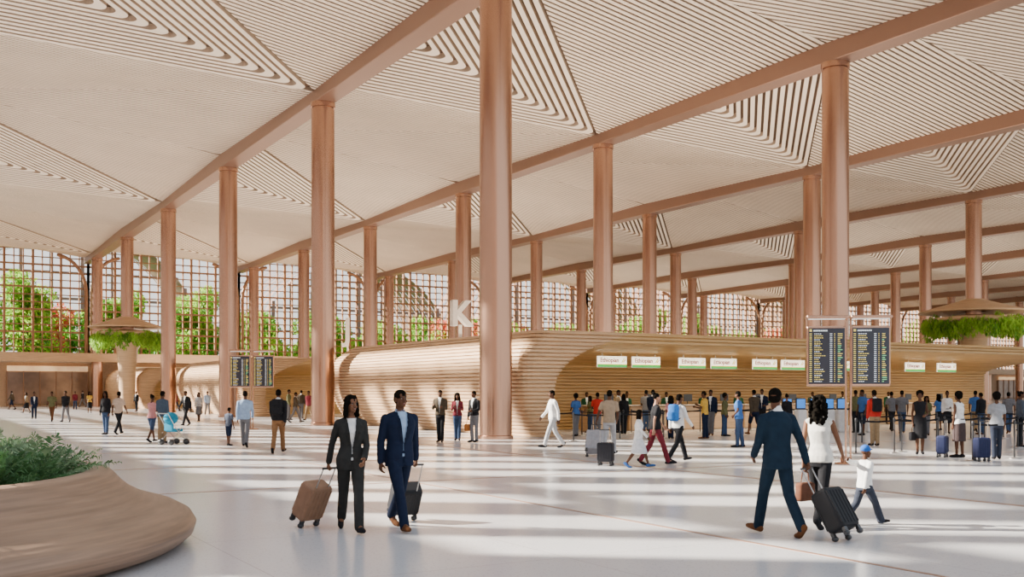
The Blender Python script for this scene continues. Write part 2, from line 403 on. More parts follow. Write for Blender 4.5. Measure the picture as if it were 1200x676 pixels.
# ------------------------------------------------------------------ flight boards
M_scrk=mat("display_black",(.012,.016,.03),.18,0,.2,2); M_ty=mat("display_yellow",(.7,.55,.12),.5,emit=.5); M_tw=mat("display_white",(.6,.65,.7),.5,emit=.45); M_tg=mat("display_green",(.2,.6,.25),.5,emit=.4)
def flight_board(x,y,rz,s=1.0):
    emp=bpy.data.objects.new("flight_information_board",None); COL.objects.link(emp); emp.location=(x,y,0); emp.rotation_euler=(0,0,rz); emp.scale=(s,s,s)
    emp["label"]="twin-panel departures display on bronze posts under a small lit top bar"; emp["category"]="flight information board"; emp["group"]="flight information boards"
    g=G(); g.cap((0,0,.03),.028,(0,0,3.72),.028,10); pmh=g.mesh("post",[M_cop],True)
    for s_ in (-.06,.06): O("post",pmh,parent=emp,loc=(s_,0,0))
    g=G(); g.lathe([(.34,0),(.34,.03),(.1,.06)],24); O("base",g.mesh("base",[M_cop],True),parent=emp)
    for side in (-1,1):
        rnd=random.Random(side+5)
        g=G(); rbox(g,-.5,.5,-.05,.05,-.78,.78,.05); 
        p=O("display_panel",g.mesh("panel",[M_cop]),parent=emp,loc=(side*.55,0,2.78))
        g=G(); g.box(-.455,.455,-.062,-.05,-.72,.72,0)
        g.box(-.43,-.37,-.065,-.06,.63,.69,1)
        for k in range(8): g.box(-.33+k*.045,-.295+k*.045,-.065,-.06,.635,.675,2)
        nr=25
        for r in range(nr):
            z=.57-r*.051; hh=.0095
            g.box(-.43,-.37,-.065,-.06,z-hh,z+hh,1)
            w=rnd.uniform(.12,.24); xx=-.31
            while w>0:
                l=rnd.uniform(.015,.05); g.box(xx,xx+l,-.065,-.06,z-hh,z+hh,1 if r%3 else 2); xx+=l+.014; w-=l+.014
            g.box(.08,.14,-.065,-.06,z-hh,z+hh,2); g.box(.19,.21,-.065,-.06,z-hh,z+hh,1)
            g.box(.28,.28+rnd.uniform(.04,.12),-.065,-.06,z-hh,z+hh,3 if rnd.random()<.35 else 1)
        O("screen",g.mesh("screen",[M_scrk,M_ty,M_tw,M_tg]),parent=p)
        g=G(); rbox(g,-.52,.52,-.2,.12,3.74,3.82,.03); g.box(-.45,.45,-.15,.05,3.725,3.74,1)
        g.tube([(-.5,0,3.5),(-.5,0,3.77)],.02); g.tube([(.5,0,3.5),(.5,0,3.77)],.02)
        O("top_light_bar",g.mesh("bar",[M_cop,M_sw]),parent=emp,loc=(side*.55,0,0))
    return emp
x,y=RF((994-600)/F*24.6,24.6); flight_board(x,y,-YAW-.12,.93)
x,y=RF((295-600)/F*47,47); flight_board(x,y,-YAW+.15,.95)
# ------------------------------------------------------------------ leaves
def leafcloud(n,blobs,size,mats,seed=0,elong=1.0,down=0.0):
    r=np.random.RandomState(seed); g=G(); V=[];Fc=[];Ms=[]
    bm_=[int(r.randint(len(mats))) for _ in blobs]
    for i in range(n):
        bi=r.randint(len(blobs)); c,R=blobs[bi]; d=r.normal(size=3); d/=np.linalg.norm(d); rad=r.uniform(.55,1.0)**.5
        p=np.array(c)+d*np.array(R)*rad
        a=r.normal(size=3); a[2]-=down; a/=np.linalg.norm(a); b=np.cross(a,r.normal(size=3)); b/=np.linalg.norm(b); s=size*r.uniform(.6,1.3)
        k=len(V); V+=[p-b*s*.3,p+a*s*.5*elong-b*s*.35,p+a*s*elong,p+a*s*.5*elong+b*s*.35]; Fc.append((k,k+1,k+2,k+3))
        Ms.append(bm_[bi] if r.rand()<.7 else int(r.randint(len(mats))))
    g.v=[np.array(V)]; g.f=Fc; g.m=Ms; g.n=len(V); return g.mesh("foliage",mats)
# trees outside
def treeset(seed,mats,top):
    r=random.Random(seed); blobs=[]
    for i in range(26):
        a=r.uniform(0,6.28); q=r.uniform(.5,3.4); z=r.uniform(4.0,top); q*=1-.45*max(0,z-8)/(top-8); blobs.append(((q*math.cos(a),q*math.sin(a),z),(r.uniform(1.2,2.0),)*2+(r.uniform(1.1,1.7),)))
    fm=leafcloud(7500,blobs,.50,mats,seed)
    g=G(); g.cap((0,0,0),.32,(0.1,0,5),.2,8)
    for b,_ in blobs[:9]: g.cap((0.1,0,4.6),.14,(b[0]*.8,b[1]*.8,b[2]-.5),.05,6)
    return fm,g.mesh("trunk",[M_bark],True)
TS=[treeset(1,[M_green,M_green2],14.0),treeset(2,[M_green2,M_green2,M_green],12.5),treeset(3,[M_green,M_green2,M_green2],15.5),treeset(4,[M_red,M_green2,M_red],12.5)]
rr=random.Random(3)
for row,(yy,dx) in enumerate(((138,9.6),(148.8,9.6),(160,9.6))):
    x=-6+row*3.1
    while x<(185 if row<2 else 120):
        q=rr.random(); v=3 if (q<.2 and x>10) else rr.randint(0,2); y=yy+rr.uniform(-.5,.5); s=rr.uniform(.9,.99)*(1.08 if row==2 else 1)
        nm=["lush green","bright green","tall green","red-leaved"][v]
        o=O("tree",TS[v][1],loc=(x,y,-.05),rz=rr.uniform(0,6),scale=s,label="%s tree growing outside the glazed end wall"%nm,cat="tree",group="garden trees")
        O("foliage",TS[v][0],parent=o); x+=dx
# arched brown roofs of the neighbouring concourse beyond the trees
M_shell=mat("brown_roof",(.22,.125,.10),.7,0,.25,.15)
for cx,hw_,hh in ((24,20,27),(70,20,25),(116,21,28),(166,22,30)):
    g=G(); N_=28
    for q in range(9):
        y0=172+q*2.6; sc=1+.012*q
        for (ya,yb,dz_) in ((y0,y0+1.7,0),(y0+1.7,y0+2.6,-.5)):
            v=[]
            for yv in (ya,yb):
                for i in range(N_+1):
                    t=math.pi*i/N_; v.append((cx+hw_*sc*math.cos(t),yv,max(0,(hh*sc+dz_)*math.sin(t)**.8)))
            g.add(v,[(i,i+1,N_+2+i,N_+1+i) for i in range(N_)])
    for i in range(2,N_-1,2):   # front lattice ribs of the arch
        t=math.pi*i/N_; X=cx+hw_*math.cos(t); g.box(X-.25,X+.25,171.6,172,0,hh*math.sin(t)**.8)
    for z in range(4,int(hh),4):
        w_=hw_*math.sqrt(max(0,1-(z/hh)**2.5)); g.box(cx-w_,cx+w_,171.7,171.9,z-.2,z+.2)
    O("concourse_roof",g.mesh("roof",[M_shell]),label="arched brown ribbed roof of a neighbouring building beyond trees",cat="building",group="neighbouring arched roofs")
# ------------------------------------------------------------------ hanging garden rings round columns
def garden_ring(x,y,R,ztop,seed):
    emp=bpy.data.objects.new("garden_canopy",None); COL.objects.link(emp); emp.location=(x,y,0)
    emp["label"]="mushroom-shaped timber canopy with hanging greenery around a bronze column"; emp["category"]="hanging planter"; emp["group"]="garden canopies"
    g=G(); prof=[]
    n=16
    for k in range(n):
        t=k/(n-1); r=.75+(R-.75)*t; z=ztop-.95*t**.9
        prof+=[(r,z),(r+.14*R/n*1.6,z-.03),(r+.14*R/n*1.7,z-.07)]
    prof+=[(R+.05,ztop-1.05),(R-.1,ztop-1.08),(.9,ztop-.95)]
    g.lathe(prof,56,cap=False); O("timber_canopy",g.mesh("canopy",[M_wood]),parent=emp)
    g=G(); g.lathe([(.66,ztop-1.2),(R*.86,ztop-1.5),(R*.82,ztop-1.8),(R*.45,ztop-2.3),(1.0,ztop-3.1),(.80,ztop-5),(.72,1.2),(.95,.15),(1.1,0)],40,cap=False)
    O("stem",g.mesh("stem",[M_wood],True),parent=emp)
    rnd=random.Random(seed)
    blobs=[((R*.82*math.cos(a),R*.82*math.sin(a),ztop-1.85-rnd.uniform(0,.5)),(R*.14,R*.14,rnd.uniform(.4,.95))) for a in np.linspace(0,6.28,45)[:-1]]
    O("foliage",leafcloud(10500,blobs,.12,[M_green,M_green2,M_green2,M_green2],seed,3.0,3.5),parent=emp)
garden_ring(X0,32.65+72,3.5,8.9,11)
garden_ring(XS[4],50.65,4.0,8.9,12)
# ------------------------------------------------------------------ foreground planter
px,py=RF(-7.95,10.7)
emp=bpy.data.objects.new("planter",None); COL.objects.link(emp); emp.location=(px,py,0)
emp["label"]="large round carved planter bench in layered brown stone"; emp["category"]="planter"
raw=[(4.16,0),(4.32,.05),(4.43,.14),(4.46,.24),(4.40,.34),(4.25,.42),(4.05,.48),(3.88,.54),(3.74,.62),(3.64,.70),(3.57,.78),(3.50,.845),(3.40,.87),(3.30,.86),(3.24,.80),(3.22,.68)]
pr=[]
for (a,b),(c,d) in zip(raw[:-1],raw[1:]):
    for t in np.linspace(0,1,5)[:-1]: pr.append((a+(c-a)*t,b+(d-b)*t))
pr.append(raw[-1])
def stone():
    m=mat("layered_stone",(.22,.135,.085),.5,0,.22,2.2,stretch=(.5,.5,14)); nt=m.node_tree
    w=nt.nodes.new("ShaderNodeTexWave"); w.bands_direction='Z'; w.inputs["Scale"].default_value=9; w.inputs["Distortion"].default_value=1.0
    tc=nt.nodes.new("ShaderNodeTexCoord"); nt.links.new(tc.outputs["Object"],w.inputs["Vector"])
    bp=nt.nodes.new("ShaderNodeBump"); bp.inputs["Strength"].default_value=.1; bp.inputs["Distance"].default_value=.01
    nt.links.new(w.outputs["Fac"],bp.inputs["Height"]); nt.links.new(bp.outputs[0],nt.nodes["Principled BSDF"].inputs["Normal"]); return m
M_stone=stone()
g=G(); g.lathe(pr,128,cap=False); O("planter_bench",g.mesh("bench",[M_stone],True),parent=emp)
g=G(); g.lathe([(3.25,.68),(1.6,.76),(.05,.80)],48,cap=True); O("soil",g.mesh("soil",[M_soil],True),parent=emp)
def fern(seed,nf,ln,mats):
    r=random.Random(seed); g=G(); K=24
    for i in range(nf):
        a=r.uniform(0,6.28); L=ln*r.uniform(.6,1.15); up=r.uniform(.45,1.55); mi=r.randrange(len(mats)); P=[]
        for t in np.linspace(0,1,K):
            P.append(np.array([math.cos(a)*L*t*math.cos(up*.75),math.sin(a)*L*t*math.cos(up*.75),L*(math.sin(up)*t-.34*t*t)]))
        sd=np.array([-math.sin(a),math.cos(a),0])
        for k in range(1,K):
            w=L*.18*math.sin(math.pi*(k/K)**.7)+.008; p=P[k]; f=(P[k]-P[k-1]); ff=f/np.linalg.norm(f)
            for s in (-1,1):
                w2=w*r.uniform(.7,1.15); bw=.006; dz=r.uniform(-.03,.03)
                g.add([p-ff*bw,p+sd*s*w2*.55+ff*(w2*.3+bw)+np.array([0,0,.012+dz]),p+sd*s*w2+ff*w2*.5+np.array([0,0,dz*2-.02]),p+sd*s*w2*.5+ff*w2*.2],[(0,1,2,3)],mi)
        for k in range(K-1): g.add([P[k]-sd*.003,P[k]+sd*.003,P[k+1]+sd*.002,P[k+1]-sd*.002],[(0,1,2,3)],mi)
    return g.mesh("fern",mats)
FM=[fern(1,46,.85,[M_green3,M_fern]),fern(2,42,.8,[M_fern,M_teal]),fern(3,50,.8,[M_green3,M_fern,M_teal]),fern(5,40,.85,[M_teal,M_fern])]
fr=random.Random(9); adir=math.atan2(-py,-px)   # side of the planter nearest the hall
FL=[(adir+a,2.75) for a in np.linspace(-.6,2.0,11)]+[(adir+a,2.0) for a in np.linspace(-.5,2.3,8)]+[(adir+a,1.25) for a in np.linspace(-.5,2.6,6)]+[(adir+a,.5) for a in (0,1.5,3.0)]+[(adir+a,2.5) for a in (2.5,3.2,3.9,4.6,5.2)]
for a,q in FL:
    v=fr.randrange(4); q+=fr.uniform(-.12,.12)
    O("fern",FM[v],loc=(px+q*math.cos(a),py+q*math.sin(a),.66+.03*(3-q)),rz=fr.uniform(0,6),scale=fr.uniform(.85,1.2)*(1.2 if q<2.3 else .8),
      label=["dark green fern growing in the planter","grey-green fern growing in the planter","lush green fern growing in the planter","silvery fern growing in the planter"][v],cat="fern",group="planter ferns")
# ------------------------------------------------------------------ people
def remesh(g,vox,it=2):
    me=g.mesh("tmp"); o=bpy.data.objects.new("tmp",me); COL.objects.link(o)
    m=o.modifiers.new("r",'REMESH'); m.mode='VOXEL'; m.voxel_size=vox; m.adaptivity=0
    s=o.modifiers.new("s",'SMOOTH'); s.factor=.5; s.iterations=it
    dg=bpy.context.evaluated_depsgraph_get(); dg.update()
    r=bpy.data.meshes.new_from_object(o.evaluated_get(dg)); bpy.data.objects.remove(o); bpy.data.meshes.remove(me)
    n=len(r.vertices); co=np.empty(n*3); r.vertices.foreach_get("co",co); co=co.reshape(-1,3); co[:,2]=np.maximum(co[:,2],.0); r.vertices.foreach_set("co",co.ravel())
    r.materials.clear(); return smoothmesh(r)
def rx(a):
    c,s=math.cos(a),math.sin(a); return np.array([[1,0,0],[0,c,-s],[0,s,c]])
def rz_(a):
    c,s=math.cos(a),math.sin(a); return np.array([[c,-s,0],[s,c,0],[0,0,1]])
TPm=[(-.10,.10,.085),(-.04,.152,.106),(.03,.158,.110),(.10,.148,.106),(.2,.144,.103),(.3,.160,.115),(.40,.178,.12),(.46,.172,.108),(.51,.135,.088),(.55,.085,.072),(.58,.062,.060)]
TPf=[(-.10,.11,.09),(-.04,.162,.118),(.03,.165,.120),(.1,.145,.106),(.19,.116,.094),(.28,.130,.112),(.36,.144,.128),(.44,.145,.10),(.49,.115,.08),(.53,.072,.064),(.56,.052,.053)]
POSES={
 'stand':dict(L=(3,2,0),R=(-3,2,0),AL=(0,7,12,.1),AR=(4,7,14,.1)),
 'stand2':dict(L=(-2,2,0),R=(8,10,-4),AL=(5,8,75,.35),AR=(0,8,14,.1)),
 'phone':dict(L=(2,2,0),R=(-3,3,0),AL=(14,8,85,.35),AR=(18,8,95,.35)),
 'hips':dict(L=(3,2,0),R=(-5,4,0),AL=(-15,28,60,.7),AR=(-2,8,10,.1)),
 'walk':dict(L=(24,7,8),R=(-15,20,-34),AL=(-18,6,14,.08),AR=(20,6,22,.1)),
 'walk2':dict(R=(24,7,8),L=(-15,20,-34),AR=(-18,6,14,.08),AL=(20,6,22,.1)),
 'stride':dict(R=(32,10,10),L=(-22,26,-38),AR=(-28,8,18,.08),AL=(20,6,22,.1)),
 'pullR':dict(L=(24,6,8),R=(-17,22,-36),AL=(10,7,40,.3),AR=(-22,13,6,.0)),
 'pullL':dict(R=(22,6,8),L=(-15,20,-34),AR=(8,7,35,.3),AL=(-24,16,6,.0)),
 'swingL':dict(R=(24,6,8),L=(-17,22,-36),AR=(-14,7,16,.05),AL=(-20,13,8,.0)),
 'push':dict(L=(16,5,5),R=(-12,16,-28),AL=(35,6,50,.1),AR=(35,6,50,.1)),
}
_cache={}
def build(sex,posek,top,bottom,hair,lod,extra):
    key=(sex,posek,top,bottom,hair,lod,repr(extra))
    if key in _cache: return _cache[key]
    ps=dict(POSES[posek]); ps.update(dict(extra)); D=math.radians; kid=ps.get('kid',0)
    vox=[.0065,.015,.017][lod]; cvox=[.010,.018,.02][lod]
    TP=TPm if sex=='m' else TPf; hw=.088 if sex=='m' else .085; sw=.190 if sex=='m' else .162; am=1 if sex=='m' else .82
    bo=0
    if kid: am=1.15; bo=.012
    pel=np.array([0,0,.95]); J={}; zmin=9
    for side,nm in ((-1,'L'),(1,'R')):
        a,k,ft=ps[nm]; a=D(a);k=D(k)
        hip=pel+np.array([side*hw,0,-.02]); kn=hip+.435*np.array([-side*.02,math.sin(a),-math.cos(a)]); an=kn+.425*np.array([-side*.03,math.sin(a-k),-math.cos(a-k)])
        fm=rx(D(ft)); heel=an+fm@np.array([0,-.045,-.04]); ball=an+fm@np.array([side*.02,.115,-.05])
        toe=ball+rx(D(ft*.25))@np.array([side*.006,.065,-.003])
        J[nm]=(hip,kn,an,heel,ball,toe); zmin=min(zmin,heel[2]-.042,ball[2]-.034,toe[2]-.028)
    sh=np.array([0,0,-zmin]); 
    for nm in 'LR': J[nm]=tuple(p+sh for p in J[nm])
    pel=pel+sh; ln=D(ps.get('lean',2))
    T=lambda t,y=0: pel+np.array([0,math.sin(ln)*t+y,math.cos(ln)*t])
    hands={}
    for side,nm in ((-1,'AL'),(1,'AR')):
        f,ab,e,inw=ps[nm]; f=D(f);ab=D(ab);e=D(e); S=T(.475)+np.array([side*sw,-.01,0])
        tgt=ps.get('T'+nm)
        if tgt is not None:
            tg=np.array(tgt); v=tg-S; L=np.linalg.norm(v); a_,b_=.29,.335
            if L>a_+b_-.01: v=v/L*(a_+b_-.01); L=a_+b_-.01; tg=S+v
            ca=(a_*a_+L*L-b_*b_)/(2*a_*L); vh=v/L; hint=np.array([side*.35,-.8,-.3]); hint=hint-vh*(hint@vh); hint/=np.linalg.norm(hint)
            E=S+vh*a_*ca+hint*a_*math.sqrt(max(0,1-ca*ca)); fd=(tg-E)/np.linalg.norm(tg-E); W=E+fd*.25
        else:
            ud=np.array([side*math.sin(ab),math.cos(ab)*math.sin(f),-math.cos(ab)*math.cos(f)]); E=S+.29*ud
            fd=np.array([side*(math.sin(ab)*.6-inw),math.sin(f+e),-math.cos(f+e)]); fd/=np.linalg.norm(fd); W=E+fd*.25
        n=np.array([-side,0,0.]); n=n-fd*(n@fd); n/=np.linalg.norm(n); l=np.cross(n,fd); 
        if l[1]+l[2]*1.1<0: l=-l
        J[nm]=(S,E,W,fd,n,l); hands[nm]=W+fd*.09+n*.025
    HC=T(.722+.02*kid,.02); yaw=D(ps.get('yaw',0)); pit=D(ps.get('pitch',0)); HR=rz_(-yaw)@rx(pit)*(.95+.25*kid)
    def torso(g,off,t0,t1,flare=0,n=24):
        rs=[]; off=off+bo
        tt=sorted(set([t0,t1]+[p[0] for p in TP if t0<p[0]<t1]))
        for t in tt:
            rx_=np.interp(t,[p[0] for p in TP],[p[1] for p in TP]); ry_=np.interp(t,[p[0] for p in TP],[p[2] for p in TP])
            if t<.03: rx_=max(rx_,.150 if t<-.04 else rx_); ry_=max(ry_,.112 if t<-.04 else ry_)
            fl=flare*max(0,(.15-t)/.3)
            c=T(t,.008 if .25<t<.45 else 0); rs.append((c,rx_+off+fl,ry_+off+fl*.7))
        g.loft(rs,n)
    def arm(g,nm,off,upto='wrist',n=10):
        S,E,W,fd,nn,l=J[nm]; r=lambda x:x*am+off; sd=np.sign(S[0])
        g.cap(T(.545)+np.array([sd*.035,-.012,0]),r(.030),S+np.array([-sd*.012,0,.0]),r(.048),n)
        if upto=='none': return
        if upto=='short': g.cap(S,r(.054),S+(E-S)*.6,r(.05)+.006,n); return
        M=S+(E-S)*.45; g.cap(S,r(.052),M,r(.047),n); g.cap(M,r(.047),E,r(.039),n)
        M=E+(W-E)*.35; g.cap(E,r(.039),M,r(.039),n); g.cap(M,r(.039),W,r(.026)+(.008 if off else 0),n)
    def leg(g,nm,off,hem=None,n=12):
        hip,kn,an,heel,ball,toe=J[nm]; off=off+bo
        g.cap(hip+np.array([0,0,.02]),.085+off*.8,hip+(kn-hip)*.5,.072+off,n); g.cap(hip+(kn-hip)*.5,.072+off,kn,.053+off*1.2,n)
        if hem=='knee': return
        M=kn+(an-kn)*.3; e=an if not hem else an+(an-kn)*(.03)
        g.cap(kn,.052+off*1.2,M,.053+off*1.2,n); g.cap(M,.053+off*1.2,e,.036+off*2.2,n)
    hn=[8,8,6][lod]
    g=G(); torso(g,0,-.10,.58); g.cap(T(.53,-.012),.058 if sex=='m' else .047,HC+HR@np.array([0,-.022,-.06]),.054 if sex=='m' else .043,12)
    g.cap(T(.55,-.02),.05,T(.47,-.01),.09,12)
    for nm in ('AL','AR'):
        arm(g,nm,0); S,E,W,fd,nn,l=J[nm]; curl=26 if 'T'+nm not in ps else 70
        if posek in('pullR','pushcase') and nm=='AR': curl=78
        if posek in('pullL','swingL') and nm=='AL': curl=78
        fr=[.0100,.0105,.01][lod] 
        for i in range(4):
            root=W+fd*.09+l*(.033-.022*i); g.cap(W+fd*.005+l*(.014-.009*i),.018,root,.0125,hn)
            tot=[.072,.08,.075,.058][i]; p=root; an_=0
            for sgl,cc in ((.44,.75),(.31,1.15),(.25,.8)):
                an_+=D(curl)*cc; d=fd*math.cos(an_)+nn*math.sin(an_); q=p+d*tot*sgl; g.cap(p,fr,q,fr*.9,hn); p=q
        th=fd*.62+l*.62+nn*.35; th/=np.linalg.norm(th); p=W+fd*.028+l*.018; q=p+th*.048; g.cap(p,.0155,q,.0125,hn)
        d2=fd*.75+l*.15+nn*(.35+curl/90); d2/=np.linalg.norm(d2); g.cap(q,.0125,q+d2*.032,.0098,hn)
    for nm in 'LR':
        leg(g,nm,0); hip,kn,an,heel,ball,toe=J[nm]; g.cap(an,.036,heel,.032,10); g.cap(an,.034,ball,.03,10); g.cap(heel,.03,ball,.032,10); g.cap(ball,.032,toe,.024,10)
    E_=lambda gg,c,r,n=16,h=6,m=0: gg.ell(c,r,HR,n,h,m,HC)
    jw=1 if sex=='m' else .9
    E_(g,(0,-.018,.032),(.077,.094,.086)); E_(g,(0,.018,-.03),(.063*jw,.066,.083)); E_(g,(0,.034,-.076),(.046*jw,.044,.038)); E_(g,(0,.064,-.098),(.02,.017,.017))
    E_(g,(0,.066,.024),(.05,.02,.014)); E_(g,(0,.078,-.064),(.025,.013,.014)); E_(g,(0,.058,.05),(.055,.022,.035))
    for s in (-1,1):
        E_(g,(s*.078,-.008,-.012),(.011,.02,.032)); E_(g,(s*.038,.056,-.034),(.022,.018,.020)); E_(g,(s*.014,.092,-.036),(.009,.009,.008))
    a=HR@np.array([0,.080,.006])+HC; b=HR@np.array([0,.102,-.034])+HC; g.cap(a,.009,b,.012,8)
    parts={'body':remesh(g,vox,2 if lod==0 else 1)}
    if lod==0:
        for s,nm in ((-1,'eyeL'),(1,'eyeR')):
            g=G(); E_(g,(s*.030,.0705,.002),(.0115,.009,.0048),10,4,0); E_(g,(s*.030,.0755,.002),(.0062,.005,.0052),8,3,1); E_(g,(s*.031,.0805,.0215),(.018,.006,.003),8,3,1)
            parts[nm]=g.mesh("eye",[M_eye,M_dark],True)
        g=G(); E_(g,(0,.086,-.0595),(.023,.0055,.004),10,3,0); E_(g,(0,.085,-.069),(.020,.0055,.0048),10,3,0); E_(g,(0,.0885,-.064),(.015,.0033,.0022),10,3,1)
        parts['mouth']=g.mesh("mouth",[M_lip,M_eye],True)
    g=G()
    if hair=='short': E_(g,(0,-.014,.046),(.082,.098,.084)); E_(g,(0,-.045,.0),(.078,.07,.07))
    elif hair=='afro': E_(g,(0,-.035,.06),(.115,.115,.105)); E_(g,(0,-.055,.0),(.105,.085,.09))
    elif hair=='bun': E_(g,(0,-.026,.043),(.083,.097,.088)); E_(g,(0,-.09,.12),(.05,.05,.045))
    elif hair in('long','curly'):
        w=1.0 if hair=='long' else 1.18
        E_(g,(0,-.020,.045),(.086*w,.102,.091)); E_(g,(0,-.06,-.03),(.085*w,.062,.10)); E_(g,(0,-.07,-.12),(.088*w,.052,.09))
        for s in (-1,1): E_(g,(s*.075*w,-.02,-.04),(.024,.045,.09)); E_(g,(s*.085*w,-.02,-.12),(.028,.04,.075))
        if hair=='long':
            for s in (-1,1): g.cap(HC+HR@np.array([s*.03,.045,.105]),.022,HC+HR@np.array([s*.082,.03,.0]),.018,8); g.cap(HC+HR@np.array([s*.082,.03,.0]),.018,HC+HR@np.array([s*.092,.02,-.15]),.024,8)
        if hair=='curly':
            rd=random.Random(4)
            for i in range(90):
                a=rd.uniform(0,6.28); z=rd.uniform(-.28,.11); q=.10*w*(1 if z<.04 else .8); yy=-.045+q*math.sin(a)*.95
                if yy>.02 and z<.06: continue
                E_(g,(q*math.cos(a),yy,z),(.024,.024,.03),8,3)
            E_(g,(0,-.085,-.22),(.105,.055,.09))
    elif hair=='cap':
        E_(g,(0,-.018,.05),(.087,.10,.082)); E_(g,(0,.085,.045),(.06,.05,.012))
    parts['hair']=remesh(g,[.008,.014,.018][lod],1)
    for nm in 'LR':
        g=G(); hip,kn,an,heel,ball,toe=J[nm]; g.cap(heel,.041,ball,.041,10); g.cap(ball,.041,toe+(toe-ball)*.3,.028,10); g.cap(an,.042,heel+(ball-heel)*.4,.042,10)
        parts['shoe'+nm]=remesh(g,cvox*.8,2)
    g=G(); 
    if bottom=='trousers':
        torso(g,.010,-.12,.09); 
        for nm in 'LR': leg(g,nm,.012,True)
    elif bottom=='shorts':
        torso(g,.014,-.12,.09)
        for nm in 'LR': leg(g,nm,.022,'knee')
    elif bottom in('skirt','dress'):
        kz=min(J['L'][1][2],J['R'][1][2]); ky=(J['L'][1][1]+J['R'][1][1])/2; sp=abs(J['L'][1][1]-J['R'][1][1])/2
        hem=kz-.06; rs=[(np.array([0,ky*.9,hem]),.19,.13+sp*.9),(np.array([0,ky*.5,hem+.2]),.19,.14+sp*.5),(T(-.05),.182,.14),(T(.03),.178,.134),(T(.12),.152,.118)]
        g.loft(rs,24)
    parts['bottom']=remesh(g,cvox,3)
    tc_=.565 if sex=='m' else .54
    def jacket(off,hem,slv,soff,tt_=None):
        g=G(); torso(g,off,hem,tt_ or tc_,.016)
        for nm in ('AL','AR'): arm(g,nm,soff,slv)
        return g
    if top in('blazer','jacket'):
        g=jacket(.018,-.12 if top=='blazer' else -.03,'wrist',.012); me=remesh(g,cvox,3)
        bm=bmesh.new(); bm.from_mesh(me); dl=[]
        zb=T(.17)[2]; zt=T(.55)[2]; sxn=math.sin(ln)
        for f in bm.faces:
            c=f.calc_center_median()
            if c.y>.01+ (c.z-pel[2])*sxn*.5 and abs(c.x)<.2:
                if c.z>zb: w=.008+.055*((c.z-zb)/(zt-zb))**.9
                else: w=.004+.035*((zb-c.z)/.4)**1.5 if (top=='blazer') else .006
                if abs(c.x)<w: dl.append(f)
        bmesh.ops.delete(bm,geom=dl,context='FACES'); bm.to_mesh(me); bm.free(); parts['top']=me
        g=jacket(.006,-.0,'none',.000,tc_+.005); g.cap(T(tc_-.02,-.008),.064 if sex=='m' else .050,T(tc_+.028,-.008),.060 if sex=='m' else .047,12); parts['shirt']=remesh(g,cvox,2)
        if lod==0:
            for s in (-1,1):
                g=G(); pts=[]
                for t,xi,xo in ((.17,.008,.022),(.25,.02,.062),(.36,.036,.10),(.40,.042,.078),(.45,.048,.085),(.49,.052,.075)):
                    ryy=np.interp(t,[p[0] for p in TP],[p[2] for p in TP])+.026; rxx=np.interp(t,[p[0] for p in TP],[p[1] for p in TP])+.026
                    for xx in (xi,xo):
                        y=ryy*math.sqrt(max(.05,1-(xx/rxx)**2)); q=T(t,.008+y); pts.append((s*xx,q[1]+.002,q[2]))
                g.add(pts,[(2*i,2*i+1,2*i+3,2*i+2) for i in range(5)])
                parts['lapel'+('L' if s<0 else 'R')]=g.mesh("lapel")
    else:
        slv={'shirt':'wrist','tee':'short','sleeveless':'none'}[top]; g=jacket(.012,-.06,slv,.010)
        parts['top']=remesh(g,cvox,3)
    for k_,m_ in parts.items():
        if m_ is not None and not k_.startswith('eye') and k_!='mouth': m_.materials.append(None)
    _cache[key]=(parts,hands,HC,T(.35,-.14)); return _cache[key]
M_lip=mat("lip",(.16,.045,.035),.6,spec=.2); M_eye=mat("eye_white",(.42,.40,.38),.4,spec=.2)
SK={'d':mat("skin_deep",(.085,.037,.02),.6,0,.06,8,spec=.15),'m':mat("skin_brown",(.15,.068,.037),.6,0,.06,8,spec=.15),'l':mat("skin_tan",(.34,.18,.115),.6,0,.06,8,spec=.2)}
HAIR=mat("hair_black",(.006,.005,.004),.95,0,.3,30,spec=.02)
NM={'blazer':'blazer','jacket':'jacket','shirt':'shirt','tee':'t_shirt','sleeveless':'sleeveless_top','trousers':'trousers','shorts':'shorts','skirt':'skirt','dress':'skirt'}
NAV=(.007,.012,.030);BLK=(.012,.012,.014);GRY=(.13,.13,.14);LGR=(.38,.38,.39);WHT=(.7,.69,.67);KHA=(.26,.18,.10);BRN=(.10,.04,.016);RED=(.42,.025,.02);BLU=(.04,.11,.30);LBL=(.26,.36,.52);TEA=(.007,.017,.031);DEN=(.035,.06,.12);MAR=(.15,.02,.03);OLV=(.10,.10,.045);YEL=(.5,.3,.05);PNK=(.5,.22,.22);CHR=(.025,.025,.024);DBR=(.06,.045,.03)
